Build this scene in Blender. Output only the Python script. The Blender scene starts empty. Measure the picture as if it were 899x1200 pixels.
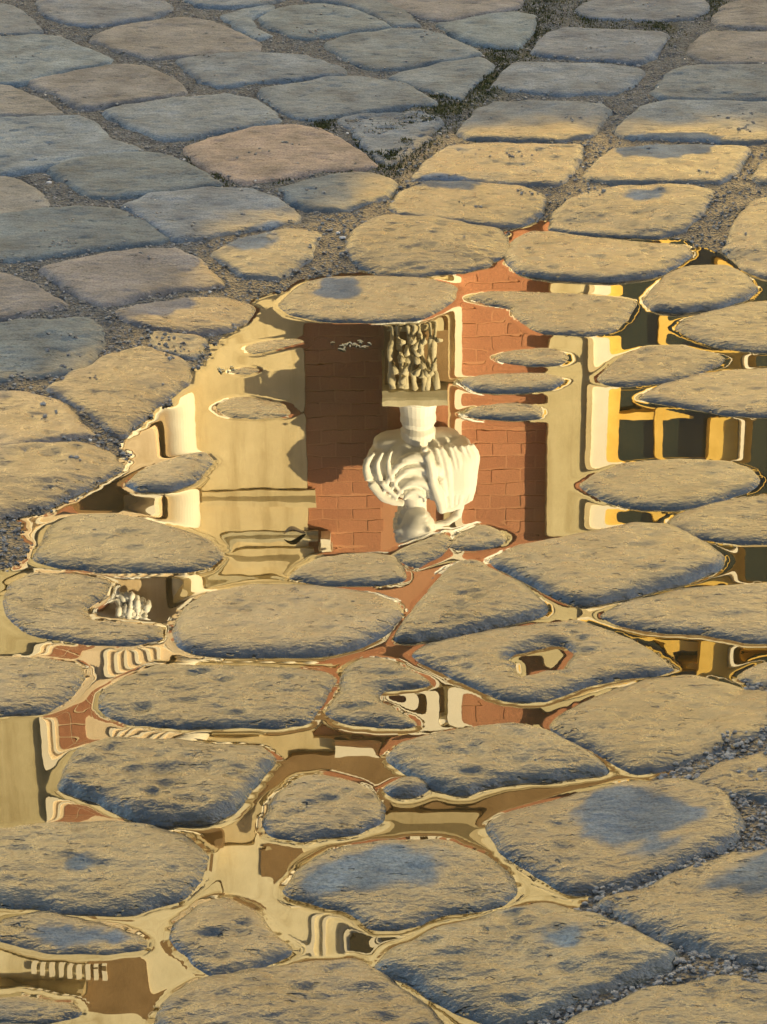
import bpy, math, random
import numpy as np
from mathutils import Matrix, Vector

random.seed(7)
RNG = np.random.default_rng(11)
scene = bpy.context.scene
COL = scene.collection

# ------------------------------------------------------------------ camera
W0, H0, F0 = 899.0, 1200.0, 3150.0
PITCH = math.radians(25.0)
ROLL = 0.012
CAMH = 1.0
fwd = np.array([0, math.cos(PITCH), -math.sin(PITCH)])
rt0 = np.array([1.0, 0, 0]); up0 = np.array([0, math.sin(PITCH), math.cos(PITCH)])
rt = rt0 - ROLL * up0; rt /= np.linalg.norm(rt)
up = up0 + ROLL * rt0; up /= np.linalg.norm(up)
cam_d = bpy.data.cameras.new('camera')
cam = bpy.data.objects.new('camera', cam_d); COL.objects.link(cam)
cam_d.sensor_fit = 'VERTICAL'; cam_d.sensor_height = 24.0; cam_d.lens = 24.0 * F0 / H0
cam_d.clip_start = 0.05; cam_d.clip_end = 2000
M = Matrix.Identity(4)
for i in range(3):
    M[i][0] = rt[i]; M[i][1] = up[i]; M[i][2] = -fwd[i]
M[2][3] = CAMH
cam.matrix_world = M
scene.camera = cam

# ------------------------------------------------------------------ light
SUN_AZ = math.radians(49)      # to the right of straight behind the camera
SUN_EL = math.radians(16)
world = bpy.data.worlds.new("World"); scene.world = world; world.use_nodes = True
wn = world.node_tree.nodes; wl = world.node_tree.links; wn.clear()
sky = wn.new('ShaderNodeTexSky'); sky.sky_type = 'NISHITA'; sky.sun_disc = False
sky.sun_elevation = SUN_EL; sky.sun_rotation = math.pi - SUN_AZ
sky.air_density = 1.0; sky.dust_density = 2.6; sky.ozone_density = 0.6
bg = wn.new('ShaderNodeBackground'); bg.inputs['Strength'].default_value = 0.088
wo = wn.new('ShaderNodeOutputWorld')
wl.new(sky.outputs[0], bg.inputs['Color']); wl.new(bg.outputs[0], wo.inputs[0])
sd_ = bpy.data.lights.new('sun', 'SUN'); sun = bpy.data.objects.new('sun', sd_); COL.objects.link(sun)
sd_.energy = 5.0; sd_.angle = math.radians(0.5); sd_.color = (1.0, 0.80, 0.43)
sdir = Vector((math.sin(SUN_AZ) * math.cos(SUN_EL), -math.cos(SUN_AZ) * math.cos(SUN_EL), math.sin(SUN_EL)))
sun.rotation_euler = sdir.to_track_quat('Z', 'Y').to_euler()
sun.location = (20, -20, 30)
scene.view_settings.view_transform = 'Standard'; scene.view_settings.look = 'None'
scene.view_settings.exposure = 2.46; scene.view_settings.gamma = 1.0
scene.view_settings.use_curve_mapping = False
try:
    scene.cycles.use_denoising = True
    scene.cycles.max_bounces = 6
except Exception:
    pass

# ------------------------------------------------------------------ helpers
def rays(px, py):
    px = np.asarray(px, float); py = np.asarray(py, float)
    return (fwd[None] + ((px - W0 / 2) / F0)[:, None] * rt[None] - ((py - H0 / 2) / F0)[:, None] * up[None])
def ground(pts, z=0.0):
    p = np.asarray(pts, float).reshape(-1, 2)
    d = rays(p[:, 0], p[:, 1]); t = (CAMH - z) / -d[:, 2]
    return np.stack([d[:, 0] * t, d[:, 1] * t], 1)
def wall_pt(px, py, D):
    """point on the upright plane y=D that the still water shows at this place"""
    d = rays([px], [py])[0]; t = D / d[1]
    return d[0] * t, -d[2] * t - CAMH

def props(o, **k):
    for a, b in k.items():
        if b is not None: o[a] = b
    return o
def link(name, me, mat=None, parent=None, **k):
    o = bpy.data.objects.new(name, me); COL.objects.link(o)
    if mat and me: me.materials.append(mat)
    if parent: o.parent = parent
    props(o, **k); return o
def np_mesh(name, V, F, smooth=True):
    me = bpy.data.meshes.new(name)
    V = np.asarray(V, np.float32); F = np.asarray(F, np.int32)
    me.vertices.add(len(V)); me.vertices.foreach_set('co', V.ravel())
    n = F.shape[1]
    me.loops.add(F.size); me.loops.foreach_set('vertex_index', F.ravel())
    me.polygons.add(len(F)); me.polygons.foreach_set('loop_start', np.arange(0, F.size, n, dtype=np.int32))
    try: me.polygons.foreach_set('loop_total', np.full(len(F), n, np.int32))
    except Exception: pass
    me.update(calc_edges=True)
    me.polygons.foreach_set('use_smooth', np.full(len(F), smooth))
    me.update(); return me
def add_attr(me, name, arr):
    a = me.attributes.new(name, 'FLOAT', 'POINT'); a.data.foreach_set('value', np.asarray(arr, np.float32))

class MB:
    def __init__(s): s.v = []; s.f = []
    def box(s, x0, x1, y0, y1, z0, z1):
        n = len(s.v)
        s.v += [(x0,y0,z0),(x1,y0,z0),(x1,y1,z0),(x0,y1,z0),(x0,y0,z1),(x1,y0,z1),(x1,y1,z1),(x0,y1,z1)]
        s.f += [tuple(n+i for i in q) for q in ((0,3,2,1),(4,5,6,7),(0,1,5,4),(1,2,6,5),(2,3,7,6),(3,0,4,7))]
        return s
    def prism(s, poly, y0, y1):          # polygon in x,z extruded along y (poly counter-clockwise seen from -y)
        n = len(s.v); k = len(poly)
        s.v += [(x, y0, z) for x, z in poly] + [(x, y1, z) for x, z in poly]
        s.f += [tuple(range(n, n+k)), tuple(range(n+2*k-1, n+k-1, -1))]
        s.f += [(n+i, n+k+i, n+k+(i+1) % k, n+(i+1) % k) for i in range(k)]
        return s
    def profile_x(s, prof, x0, x1):      # profile in y,z run along x
        n = len(s.v); k = len(prof)
        s.v += [(x0, y, z) for y, z in prof] + [(x1, y, z) for y, z in prof]
        s.f += [tuple(range(n+k-1, n-1, -1)), tuple(range(n+k, n+2*k))]
        s.f += [(n+i, n+(i+1) % k, n+k+(i+1) % k, n+k+i) for i in range(k)]
        return s
    def lathe(s, cx, cy, prof, seg=28, sx=1, sy=1):
        n = len(s.v); k = len(prof)
        for r, z in prof:
            for j in range(seg):
                a = 2*math.pi*j/seg; s.v.append((cx+sx*r*math.cos(a), cy+sy*r*math.sin(a), z))
        for i in range(k-1):
            for j in range(seg):
                a = n+i*seg+j; b = n+i*seg+(j+1) % seg
                s.f.append((a, b, b+seg, a+seg))
        s.f.append(tuple(n+j for j in range(seg-1, -1, -1))); s.f.append(tuple(n+(k-1)*seg+j for j in range(seg)))
        return s
    def tube(s, pts, rad, seg=8):
        n = len(s.v); P = [Vector(p) for p in pts]
        for i, p in enumerate(P):
            t = (P[min(i+1, len(P)-1)] - P[max(i-1, 0)]).normalized()
            a = t.cross(Vector((0, 0, 1)) if abs(t.z) < .9 else Vector((1, 0, 0))).normalized(); b = t.cross(a)
            r = rad[i] if hasattr(rad, '__len__') else rad
            for j in range(seg):
                w = 2*math.pi*j/seg; s.v.append(tuple(p + a*math.cos(w)*r + b*math.sin(w)*r))
        for i in range(len(P)-1):
            for j in range(seg):
                a = n+i*seg+j; b = n+i*seg+(j+1) % seg; s.f.append((a, b, b+seg, a+seg))
        s.f.append(tuple(n+j for j in range(seg-1, -1, -1))); s.f.append(tuple(n+(len(P)-1)*seg+j for j in range(seg)))
        return s
    def mesh(s, name, smooth=False):
        me = bpy.data.meshes.new(name); me.from_pydata(s.v, [], s.f)
        if smooth: me.polygons.foreach_set('use_smooth', [True]*len(me.polygons))
        me.update(); return me
    def build(s, name, mat, parent=None, smooth=False, bevel=0, **k):
        o = link(name, s.mesh(name, smooth), mat, parent, **k)
        if bevel:
            b = o.modifiers.new('bevel', 'BEVEL'); b.width = bevel; b.segments = 2; b.limit_method = 'ANGLE'
        return o

# value noise ----------------------------------------------------------------
_T = RNG.random((256, 256))
def vnoise(x, y):
    xi = np.floor(x).astype(int); yi = np.floor(y).astype(int)
    fx = x - xi; fy = y - yi
    fx = fx*fx*fx*(fx*(fx*6-15)+10); fy = fy*fy*fy*(fy*(fy*6-15)+10)
    a = _T[xi & 255, yi & 255]; b = _T[(xi+1) & 255, yi & 255]
    c = _T[xi & 255, (yi+1) & 255]; d = _T[(xi+1) & 255, (yi+1) & 255]
    return ((a*(1-fx)+b*fx)*(1-fy) + (c*(1-fx)+d*fx)*fy)*2-1
def fbm(x, y, sc, octv=3, off=0.0, gain=.5):
    r = 0; a = 1; t = 0
    for i in range(octv):
        r = r + a*vnoise(x/sc*(2**i)+off+17.3*i, y/sc*(2**i)+off*1.7+9.1*i); t += a; a *= gain
    return r/t
def sdf(X, Y, poly):
    """signed distance, positive inside"""
    P = np.asarray(poly, float); Q = np.roll(P, -1, 0)
    d = np.full(X.shape, 1e9); ins = np.zeros(X.shape, bool)
    for (ax, ay), (bx, by) in zip(P, Q):
        ex, ey = bx-ax, by-ay; L = ex*ex+ey*ey+1e-15
        t = np.clip(((X-ax)*ex+(Y-ay)*ey)/L, 0, 1)
        d = np.minimum(d, (X-ax-t*ex)**2+(Y-ay-t*ey)**2)
        c = ((ay > Y) != (by > Y))
        ins ^= c & (X < ex*(Y-ay)/(ey if abs(ey) > 1e-12 else 1e-12)+ax)
    d = np.sqrt(d); return np.where(ins, d, -d)
def chaikin(P, n=2):
    P = np.asarray(P, float)
    for _ in range(n):
        Q = np.roll(P, -1, 0)
        P = np.stack([.88*P+.12*Q, .12*P+.88*Q], 1).reshape(-1, 2)
    return P
def blur(Z, n):
    for _ in range(n):
        P = np.pad(Z, 1, mode='edge')
        Z = (4*Z + P[:-2, 1:-1]+P[2:, 1:-1]+P[1:-1, :-2]+P[1:-1, 2:])/8
    return Z
def sstep(a, b, x):
    t = np.clip((x-a)/(b-a), 0, 1); return t*t*(3-2*t)

# ------------------------------------------------------------------ materials
def new_mat(name):
    m = bpy.data.materials.new(name); m.use_nodes = True
    nt = m.node_tree; return m, nt, nt.nodes['Principled BSDF']
def N(nt, t, **k):
    n = nt.nodes.new(t)
    for a, b in k.items(): setattr(n, a, b)
    return n
def noise(nt, scale, detail=4, rough=.55, vec=None):
    n = N(nt, 'ShaderNodeTexNoise'); n.inputs['Scale'].default_value = scale
    n.inputs['Detail'].default_value = detail; n.inputs['Roughness'].default_value = rough
    if vec: nt.links.new(vec, n.inputs['Vector'])
    return n
def ramp(nt, src, stops):
    r = N(nt, 'ShaderNodeValToRGB'); e = r.color_ramp.elements
    while len(e) < len(stops): e.new(.5)
    for q, (p, c) in zip(e, stops):
        q.position = p; q.color = (*c, 1) if len(c) == 3 else c
    nt.links.new(src, r.inputs[0]); return r
def mixc(nt, fac, a, b, mode='MIX'):
    m = N(nt, 'ShaderNodeMix', data_type='RGBA', blend_type=mode)
    for s, v in ((m.inputs[0], fac), (m.inputs[6], a), (m.inputs[7], b)):
        if hasattr(v, 'is_linked') or hasattr(v, 'links'): nt.links.new(v, s)
        elif isinstance(v, (int, float)): s.default_value = v
        else: s.default_value = (*v, 1)
    return m.outputs[2]
def maprange(nt, src, a, b, c, d):
    m = N(nt, 'ShaderNodeMapRange'); nt.links.new(src, m.inputs[0])
    for i, v in enumerate((a, b, c, d)): m.inputs[1+i].default_value = v
    return m.outputs[0]
def bump(nt, src, strength, dist, normal=None):
    b = N(nt, 'ShaderNodeBump'); b.inputs['Strength'].default_value = strength; b.inputs['Distance'].default_value = dist
    nt.links.new(src, b.inputs['Height'])
    if normal: nt.links.new(normal, b.inputs['Normal'])
    return b.outputs[0]
def plain(name, c1, c2, scale=3, rough=.8, bs=.3, bd=.01, bscale=40, spec=.3):
    m, nt, b = new_mat(name); tc = N(nt, 'ShaderNodeTexCoord')
    n = noise(nt, scale, 6, .6, tc.outputs['Object'])
    r = ramp(nt, n.outputs[0], [(.3, c1), (.7, c2)])
    nt.links.new(r.outputs[0], b.inputs['Base Color'])
    n2 = noise(nt, bscale, 4, .6, tc.outputs['Object'])
    nt.links.new(bump(nt, n2.outputs[0], bs, bd), b.inputs['Normal'])
    b.inputs['Roughness'].default_value = rough; b.inputs['Specular IOR Level'].default_value = spec
    return m

def stone_material():
    m, nt, b = new_mat('granite_setts'); L = nt.links
    geo = N(nt, 'ShaderNodeNewGeometry'); oi = N(nt, 'ShaderNodeObjectInfo')
    at = N(nt, 'ShaderNodeAttribute', attribute_name='wet')
    big = noise(nt, 22, 5, .6, geo.outputs['Position'])
    fine = noise(nt, 420, 3, .7, geo.outputs['Position'])
    mid = noise(nt, 90, 4, .6, geo.outputs['Position'])
    c = mixc(nt, 1.0, oi.outputs['Color'], ramp(nt, big.outputs[0], [(.3, (.55, .56, .57)), (.7, (1.3, 1.26, 1.2))]).outputs[0], 'MULTIPLY')
    c = mixc(nt, 1.0, c, ramp(nt, fine.outputs[0], [(.3, (.6, .6, .6)), (.5, (1, 1, 1)), (.72, (1.35, 1.35, 1.35))]).outputs[0], 'MULTIPLY')
    silt = mixc(nt, 1.0, c, (0.66, 0.53, 0.37), 'MULTIPLY')
    c = mixc(nt, at.outputs['Fac'], c, silt)
    rw = maprange(nt, mid.outputs[0], .3, .7, .22, .40)
    mr = N(nt, 'ShaderNodeMix', data_type='FLOAT'); L.new(at.outputs['Fac'], mr.inputs[0]); mr.inputs[2].default_value = .78; L.new(rw, mr.inputs[3])
    sz = N(nt, 'ShaderNodeSeparateXYZ'); L.new(geo.outputs['Position'], sz.inputs[0])
    zn = N(nt, 'ShaderNodeMath', operation='MULTIPLY_ADD'); L.new(mid.outputs[0], zn.inputs[0]); zn.inputs[1].default_value = -.004; L.new(sz.outputs['Z'], zn.inputs[2])
    band = N(nt, 'ShaderNodeMath', operation='MULTIPLY'); L.new(maprange(nt, zn.outputs[0], -.0014, .0012, 1, 0), band.inputs[0]); L.new(at.outputs['Fac'], band.inputs[1])
    mr2 = N(nt, 'ShaderNodeMix', data_type='FLOAT'); L.new(band.outputs[0], mr2.inputs[0]); L.new(mr.outputs[0], mr2.inputs[2]); mr2.inputs[3].default_value = .13
    L.new(mr2.outputs[0], b.inputs['Roughness'])
    c = mixc(nt, band.outputs[0], c, mixc(nt, 1.0, c, (.62, .58, .50), 'MULTIPLY'))
    L.new(c, b.inputs['Base Color'])
    sp = maprange(nt, at.outputs['Fac'], 0, 1, .25, .70); L.new(sp, b.inputs['Specular IOR Level'])
    mp = N(nt, 'ShaderNodeMapping'); mp.inputs['Scale'].default_value = (.6, 1, 1); L.new(geo.outputs['Position'], mp.inputs[0])
    lump = noise(nt, 110, 4, .6, mp.outputs[0])
    mr3 = maprange(nt, oi.outputs['Random'], 0, 1, .55, 1.0)
    bb = N(nt, 'ShaderNodeBump'); bb.inputs['Distance'].default_value = .0042; L.new(mr3, bb.inputs['Strength']); L.new(lump.outputs[0], bb.inputs['Height']); b1 = bb.outputs[0]
    mp2 = N(nt, 'ShaderNodeMapping'); mp2.inputs['Scale'].default_value = (.5, 1, 1); L.new(geo.outputs['Position'], mp2.inputs[0])
    pn = noise(nt, 150, 2, .5, mp2.outputs[0]); pg_ = noise(nt, 18, 2, .5, geo.outputs['Position'])
    ad = N(nt, 'ShaderNodeMath', operation='MULTIPLY_ADD'); L.new(pg_.outputs[0], ad.inputs[0]); ad.inputs[1].default_value = .35; L.new(pn.outputs[0], ad.inputs[2])
    pit = maprange(nt, ad.outputs[0], .84, .90, 1, 0)
    b1 = bump(nt, pit, 1.0, .0022, b1)
    b2 = bump(nt, fine.outputs[0], .35, .0008, b1)
    L.new(b2, b.inputs['Normal'])
    return m
def sand_material():
    m, nt, b = new_mat('joint_sand'); L = nt.links
    tc = N(nt, 'ShaderNodeTexCoord'); at = N(nt, 'ShaderNodeAttribute', attribute_name='wet')
    mo = N(nt, 'ShaderNodeAttribute', attribute_name='moss')
    n1 = noise(nt, 60, 5, .7, tc.outputs['Object']); v = N(nt, 'ShaderNodeTexVoronoi'); v.inputs['Scale'].default_value = 330; L.new(tc.outputs['Object'], v.inputs['Vector'])
    c = ramp(nt, n1.outputs[0], [(.3, (.03, .034, .036)), (.55, (.085, .095, .10)), (.75, (.155, .17, .175))]).outputs[0]
    c = mixc(nt, .5, c, ramp(nt, v.outputs['Color'], [(0, (.03, .034, .036)), (1, (.23, .245, .245))]).outputs[0])
    c = mixc(nt, at.outputs['Fac'], c, mixc(nt, 1.0, c, (.55, .50, .42), 'MULTIPLY'))
    c = mixc(nt, mo.outputs['Fac'], c, (.035, .042, .012))
    L.new(c, b.inputs['Base Color'])
    L.new(maprange(nt, at.outputs['Fac'], 0, 1, .9, .38), b.inputs['Roughness'])
    L.new(maprange(nt, at.outputs['Fac'], 0, 1, .2, .6), b.inputs['Specular IOR Level'])
    b1 = bump(nt, v.outputs['Distance'], 1.0, .004); L.new(bump(nt, n1.outputs[0], .6, .004, b1), b.inputs['Normal'])
    return m
def water_material():
    m, nt, b = new_mat('puddle_water'); L = nt.links
    tc = N(nt, 'ShaderNodeTexCoord'); n = noise(nt, 9, 3, .5, tc.outputs['Object'])
    L.new(ramp(nt, n.outputs[0], [(.3, (.018, .014, .006)), (.7, (.035, .027, .011))]).outputs[0], b.inputs['Base Color'])
    b.inputs['Roughness'].default_value = 0.0; b.inputs['IOR'].default_value = 1.62
    n2 = noise(nt, 28, 2, .5, tc.outputs['Object'])
    L.new(bump(nt, n2.outputs[0], .02, .0005), b.inputs['Normal'])
    return m
MS = stone_material(); MSAND = sand_material(); MWATER = water_material()
M_CREAM = plain('cream_render', (.60, .49, .29), (.70, .59, .37), 1.3, .85, .25, .01, 25)
M_ATTIC = plain('lightened_attic_render', (.82, .73, .50), (.88, .80, .58), 1.2, .85, .25, .01, 25)  # paler cream, lightened further to offset the weaker water reflection up there
M_OLIVE = plain('olive_render', (.56, .48, .29), (.64, .56, .35), 1.1, .85, .25, .01, 25)
M_WHITE = plain('white_stucco', (.80, .72, .56), (.88, .82, .68), 2.5, .7, .2, .008, 30)
M_PEACH = plain('peach_render', (.78, .62, .42), (.84, .69, .50), 2, .8, .2, .008, 30)
M_MARBLE = plain('statue_marble', (.84, .82, .74), (.92, .90, .84), 5, .55, .25, .004, 60)
for m_ in (M_CREAM, M_OLIVE, M_ATTIC, M_PEACH):
    nt = m_.node_tree; b_ = nt.nodes['Principled BSDF']; tc = N(nt, 'ShaderNodeTexCoord'); mp = N(nt, 'ShaderNodeMapping')
    mp.inputs['Scale'].default_value = (5, 5, .45); nt.links.new(tc.outputs['Object'], mp.inputs[0])
    sn = noise(nt, 1.0, 6, .65, mp.outputs[0]); bn = noise(nt, .8, 5, .7, tc.outputs['Object'])
    old = b_.inputs['Base Color'].links[0].from_socket
    c_ = mixc(nt, 1.0, old, ramp(nt, sn.outputs[0], [(.32, (.74, .70, .62)), (.52, (1, 1, 1))]).outputs[0], 'MULTIPLY')
    c_ = mixc(nt, 1.0, c_, ramp(nt, bn.outputs[0], [(.35, (.82, .80, .74)), (.6, (1.03, 1.03, 1.03))]).outputs[0], 'MULTIPLY')
    nt.links.new(c_, b_.inputs['Base Color'])
M_STONE = plain('weathered_stone', (.42, .37, .24), (.60, .54, .38), 6, .85, .4, .01, 50)
M_MORTAR = plain('mortar', (.45, .22, .12), (.51, .26, .15), 4, .9, .3, .004, 80)
M_YEL = plain('yellow_window_paint', (.66, .42, .07), (.78, .52, .12), 6, .45, .1, .002, 60, .5)
M_BROWN = plain('brown_frieze', (.20, .12, .05), (.30, .19, .09), 4, .8, .3, .01, 30)
M_DARK = plain('dark_opening', (.03, .025, .015), (.05, .04, .025), 4, .8)
M_GREYW = plain('grey_render', (.22, .21, .19), (.30, .28, .25), 1, .9)
M_ROOF = plain('clay_roof_tiles', (.22, .09, .05), (.32, .14, .08), 5, .85)
def brick_material():
    m, nt, b = new_mat('red_brick'); L = nt.links
    tc = N(nt, 'ShaderNodeTexCoord'); oi = N(nt, 'ShaderNodeObjectInfo')
    n = noise(nt, 14, 5, .65, tc.outputs['Object'])
    c = ramp(nt, oi.outputs['Random'], [(0, (.38, .160, .085)), (.5, (.42, .180, .095)), (1, (.46, .205, .11))]).outputs[0]
    c = mixc(nt, 1.0, c, ramp(nt, n.outputs[0], [(.3, (.75, .75, .75)), (.7, (1.15, 1.15, 1.15))]).outputs[0], 'MULTIPLY')
    L.new(c, b.inputs['Base Color']); b.inputs['Roughness'].default_value = .85
    L.new(bump(nt, n.outputs[0], .4, .01), b.inputs['Normal']); return m
M_BRICK = brick_material()
def glass_material():
    m, nt, b = new_mat('window_glass')
    b.inputs['Base Color'].default_value = (.022, .028, .018, 1); b.inputs['Roughness'].default_value = .06
    b.inputs['IOR'].default_value = 1.45
    tc = N(nt, 'ShaderNodeTexCoord'); n = noise(nt, 1.3, 2, .5, tc.outputs['Object'])
    nt.links.new(bump(nt, n.outputs[0], .1, .02), b.inputs['Normal']); return m
M_GLASS = glass_material()
M_MOSS = plain('moss', (.03, .04, .01), (.08, .085, .025), 60, .9)
M_GRIT = plain('grit', (.06, .062, .06), (.34, .34, .32), 150, .85)
M_PALE = plain('pale_pebble', (.55, .53, .48), (.70, .68, .62), 80, .6)
M_LEAF = plain('dead_leaf', (.03, .02, .012), (.06, .035, .018), 80, .5)
M_STRAW = plain('straw_debris', (.45, .38, .2), (.62, .55, .35), 80, .7)

# ------------------------------------------------------------------ the puddle and the lie of the ground
SHORE = [(-60,672),(0,668),(18,662),(36,645),(34,622),(22,608),(60,600),(98,584),(120,570),(134,555),(154,538),(150,522),(166,505),
 (185,480),(212,458),(226,438),(240,415),(262,392),(288,372),(298,352),(325,340),(350,327),(400,321),(470,321),(545,318),(566,310),
 (584,298),(594,272),(612,263),(650,264),(700,268),(745,277),(800,283),(815,296),(822,288),(838,296),(862,306),(899,320),(960,335),
 (960,775),(905,786),(862,822),(800,886),(772,912),(752,960),(692,1044),(650,1120),(600,1190),(560,1300),(-60,1300)]
DRYLINE = [(-60,500),(0,478),(70,452),(118,430),(150,380),(225,345),(238,305),(262,285),(345,268),(400,240),(450,215),(490,190),(530,166),
 (640,160),(720,164),(800,160),(960,160),(960,1400),(-60,1400)]
# two painted sky reflections, then dry tops of wet stones; softness (m)
PATCHES = [([(372,1022),(400,1006),(450,998),(500,1004),(528,1022),(505,1040),(460,1046),(415,1050),(350,1056),(352,1040)], .014),  # wet hollow; matt blue-grey patch stands in for the sky reflected there
 ([(30,1098),(70,1090),(120,1090),(160,1100),(158,1108),(110,1112),(60,1110)], .008),  # also a sky reflection put into the surface colour, stone is wet
 ([(480,232),(495,221),(540,221),(568,230),(545,238),(500,238)], .006),
 ([(722,200),(726,176),(790,172),(850,176),(830,196),(780,203)], .006),
 ([(732,244),(745,236),(775,237),(772,248),(748,250)], .008),
 ([(368,345),(380,330),(415,330),(425,345),(410,356),(380,355)], .008),
 ([(668,965),(690,943),(728,930),(755,934),(780,950),(822,972),(790,988),(750,998),(712,1004),(685,988)], .010),
 ([(818,1065),(850,1045),(880,1030),(960,1015),(960,1065),(880,1072),(840,1072)], .012),
 ([(638,1112),(650,1100),(680,1102),(690,1115),(672,1127),(648,1124)], .014),
 ([(80,1022),(95,1012),(120,1016),(118,1028),(95,1030)], .008),
 ([(735,1012),(760,1000),(800,1003),(790,1012),(760,1018)], .02),
 ([(190,300),(60,300),(40,325),(110,362),(190,345),(232,325),(236,310)], .006),
 ([(150,385),(160,362),(215,356),(225,372),(190,388)], .010),
 ([(255,300),(300,280),(330,275),(320,300),(285,312)], .010)]
shore_g = ground(SHORE); dry_g = ground(DRYLINE)
patch_g = [(chaikin(ground(p), 2), s) for p, s in PATCHES]

DX = 0.003
X0, X1, Y0, Y1 = -0.75, 0.75, 1.20, 4.35
gx = np.arange(X0, X1+DX/2, DX); gy = np.arange(Y0, Y1+DX/2, DX)
GX, GY = np.meshgrid(gx, gy, indexing='ij')
SD = sdf(GX, GY, shore_g) + .010*fbm(GX, GY, .05, 3, 3.3)
SD = SD + .004*fbm(GX, GY, .012, 2, 8.8)
BASE = np.where(SD > 0, -.016*(1-np.exp(-SD/.03)), .015*(1-np.exp(SD/.07)))
BASE = BASE + .0022*fbm(GX, GY, .028, 3, 1.1) + .0012*fbm(GX, GY, .008, 2, 5.1)
edge = np.minimum.reduce([GX-X0, X1-GX, GY-Y0, Y1-GY])
BASE = BASE*sstep(0, .06, edge) + .008*(1-sstep(0, .06, edge))
WETG = sstep(-.035, .035, sdf(GX, GY, dry_g) + .03*fbm(GX, GY, .09, 3, 21.))
def wet_patch(X, Y, w):
    for pg, s in patch_g:
        bb = pg.min(0)-.05, pg.max(0)+.05
        if X.max() < bb[0][0] or X.min() > bb[1][0] or Y.max() < bb[0][1] or Y.min() > bb[1][1]: continue
        w = w*(1-sstep(-s*.5, s*.5, sdf(X, Y, pg) + .014*fbm(X, Y, .022, 5, 40., .65)))
    return w

# ------------------------------------------------------------------ traced setts: outline, options
S = []
def st(pts, h=None, s=None, r=1.0, c=0, tilt=0.0, hole=None, low=0.0, tx=0.0):
    S.append((pts, h, s, r, c, tilt, hole, low, tx))
TAN, BEI, PINK = 1, 2, 3
# upper left, dry
st([(45,6),(60,-12),(170,-12),(202,12),(170,23),(110,32),(75,28),(55,20)])
st([(-40,6),(15,8),(35,22),(48,36),(30,41),(-40,44)])
st([(-40,50),(30,45),(66,44),(90,55),(130,70),(125,76),(80,84),(30,98),(-10,99),(-40,90)])
st([(108,46),(140,33),(210,24),(245,27),(275,38),(303,52),(298,61),(230,67),(175,69),(135,60)], c=BEI)
st([(35,97),(75,88),(140,78),(170,81),(195,90),(217,108),(200,113),(140,122),(97,126),(75,116),(45,105)], c=BEI)
st([(-40,100),(10,103),(45,116),(72,132),(60,137),(0,137),(-40,138)], c=BEI)
st([(124,132),(150,126),(200,119),(260,114),(295,118),(318,132),(326,144),(300,149),(255,155),(215,163),(190,164),(160,152),(140,142)])
st([(-40,143),(30,141),(95,139),(115,150),(130,165),(148,171),(168,178),(120,185),(60,196),(10,203),(-40,204)], r=1.6)
st([(60,200),(80,192),(130,184),(170,181),(200,186),(235,203),(258,218),(220,221),(170,228),(110,232),(90,222),(72,210)])
st([(-40,209),(15,211),(40,222),(58,240),(55,247),(0,260),(-40,262)], c=BEI)
st([(216,2),(240,-12),(300,-12),(332,0),(305,8),(260,9),(235,7)])
st([(262,20),(285,13),(322,9),(312,18),(296,24),(300,32),(318,42),(300,46),(285,38)], r=2.2)
st([(305,23),(330,12),(375,7),(410,12),(440,24),(455,33),(420,38),(385,43),(360,48),(345,45),(318,34)])
st([(382,53),(410,44),(460,37),(500,39),(530,48),(562,64),(540,70),(500,75),(465,81),(440,84),(415,74),(395,63)])
st([(460,93),(480,85),(520,76),(560,70),(576,79),(564,92),(548,105),(540,117),(520,112),(495,106),(475,99)])
st([(345,-12),(430,-12),(470,10),(490,28),(462,32),(440,20),(410,8),(370,3)], r=1.5)
st([(440,0),(455,-12),(600,-14),(610,3),(598,12),(560,18),(530,25),(508,25),(482,17),(458,10)], c=BEI)
st([(515,31),(550,23),(600,17),(626,20),(622,40),(605,56),(585,57),(560,51),(532,42)], r=1.5)
st([(207,73),(240,68),(290,64),(340,66),(375,72),(398,81),(402,88),(370,91),(310,96),(260,103),(238,96),(222,84)], r=1.4)
st([(305,108),(340,101),(390,94),(430,93),(475,102),(511,124),(470,127),(420,133),(370,141),(348,139),(327,128)], r=1.3)
st([(400,143),(430,136),(490,134),(513,142),(503,160),(480,180),(456,194),(440,185),(425,165)], r=2.6, low=.003)
st([(217,176),(250,165),(300,152),(350,150),(380,156),(415,175),(441,196),(420,199),(370,202),(320,210),(290,216),(264,207),(240,195)], c=TAN)
st([(330,225),(365,214),(410,206),(440,207),(462,215),(452,230),(430,238),(400,246),(370,246),(345,238)], r=1.3)
st([(145,243),(180,230),(240,223),(290,224),(320,234),(348,252),(342,261),(300,267),(240,277),(207,281),(182,266),(160,252)])
st([(-40,264),(30,251),(85,247),(130,248),(168,262),(196,282),(150,289),(90,296),(30,304),(-40,306)])
st([(50,318),(90,308),(150,298),(205,296),(230,305),(260,329),(240,334),(190,339),(150,350),(125,358),(100,350),(70,332)], c=PINK)
st([(-40,325),(10,325),(40,338),(77,358),(50,366),(0,375),(-40,378)], c=PINK)
st([(135,371),(165,363),(220,354),(270,350),(297,353),(291,367),(274,381),(240,388),(190,390),(150,385)], c=PINK, h=.010)
st([(175,398),(200,393),(235,396),(232,408),(212,416),(186,410)], r=2.5, low=.004)
st([(-40,386),(40,379),(100,375),(119,385),(117,405),(95,430),(50,440),(-40,450)], r=1.6)
st([(62,462),(90,442),(130,422),(172,412),(212,424),(218,438),(196,460),(165,483),(142,504),(112,490),(84,472)], c=BEI, r=1.5)
st([(-40,470),(30,466),(70,473),(95,495),(108,505),(60,514),(0,529),(-40,532)], c=BEI, r=1.5)
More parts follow.
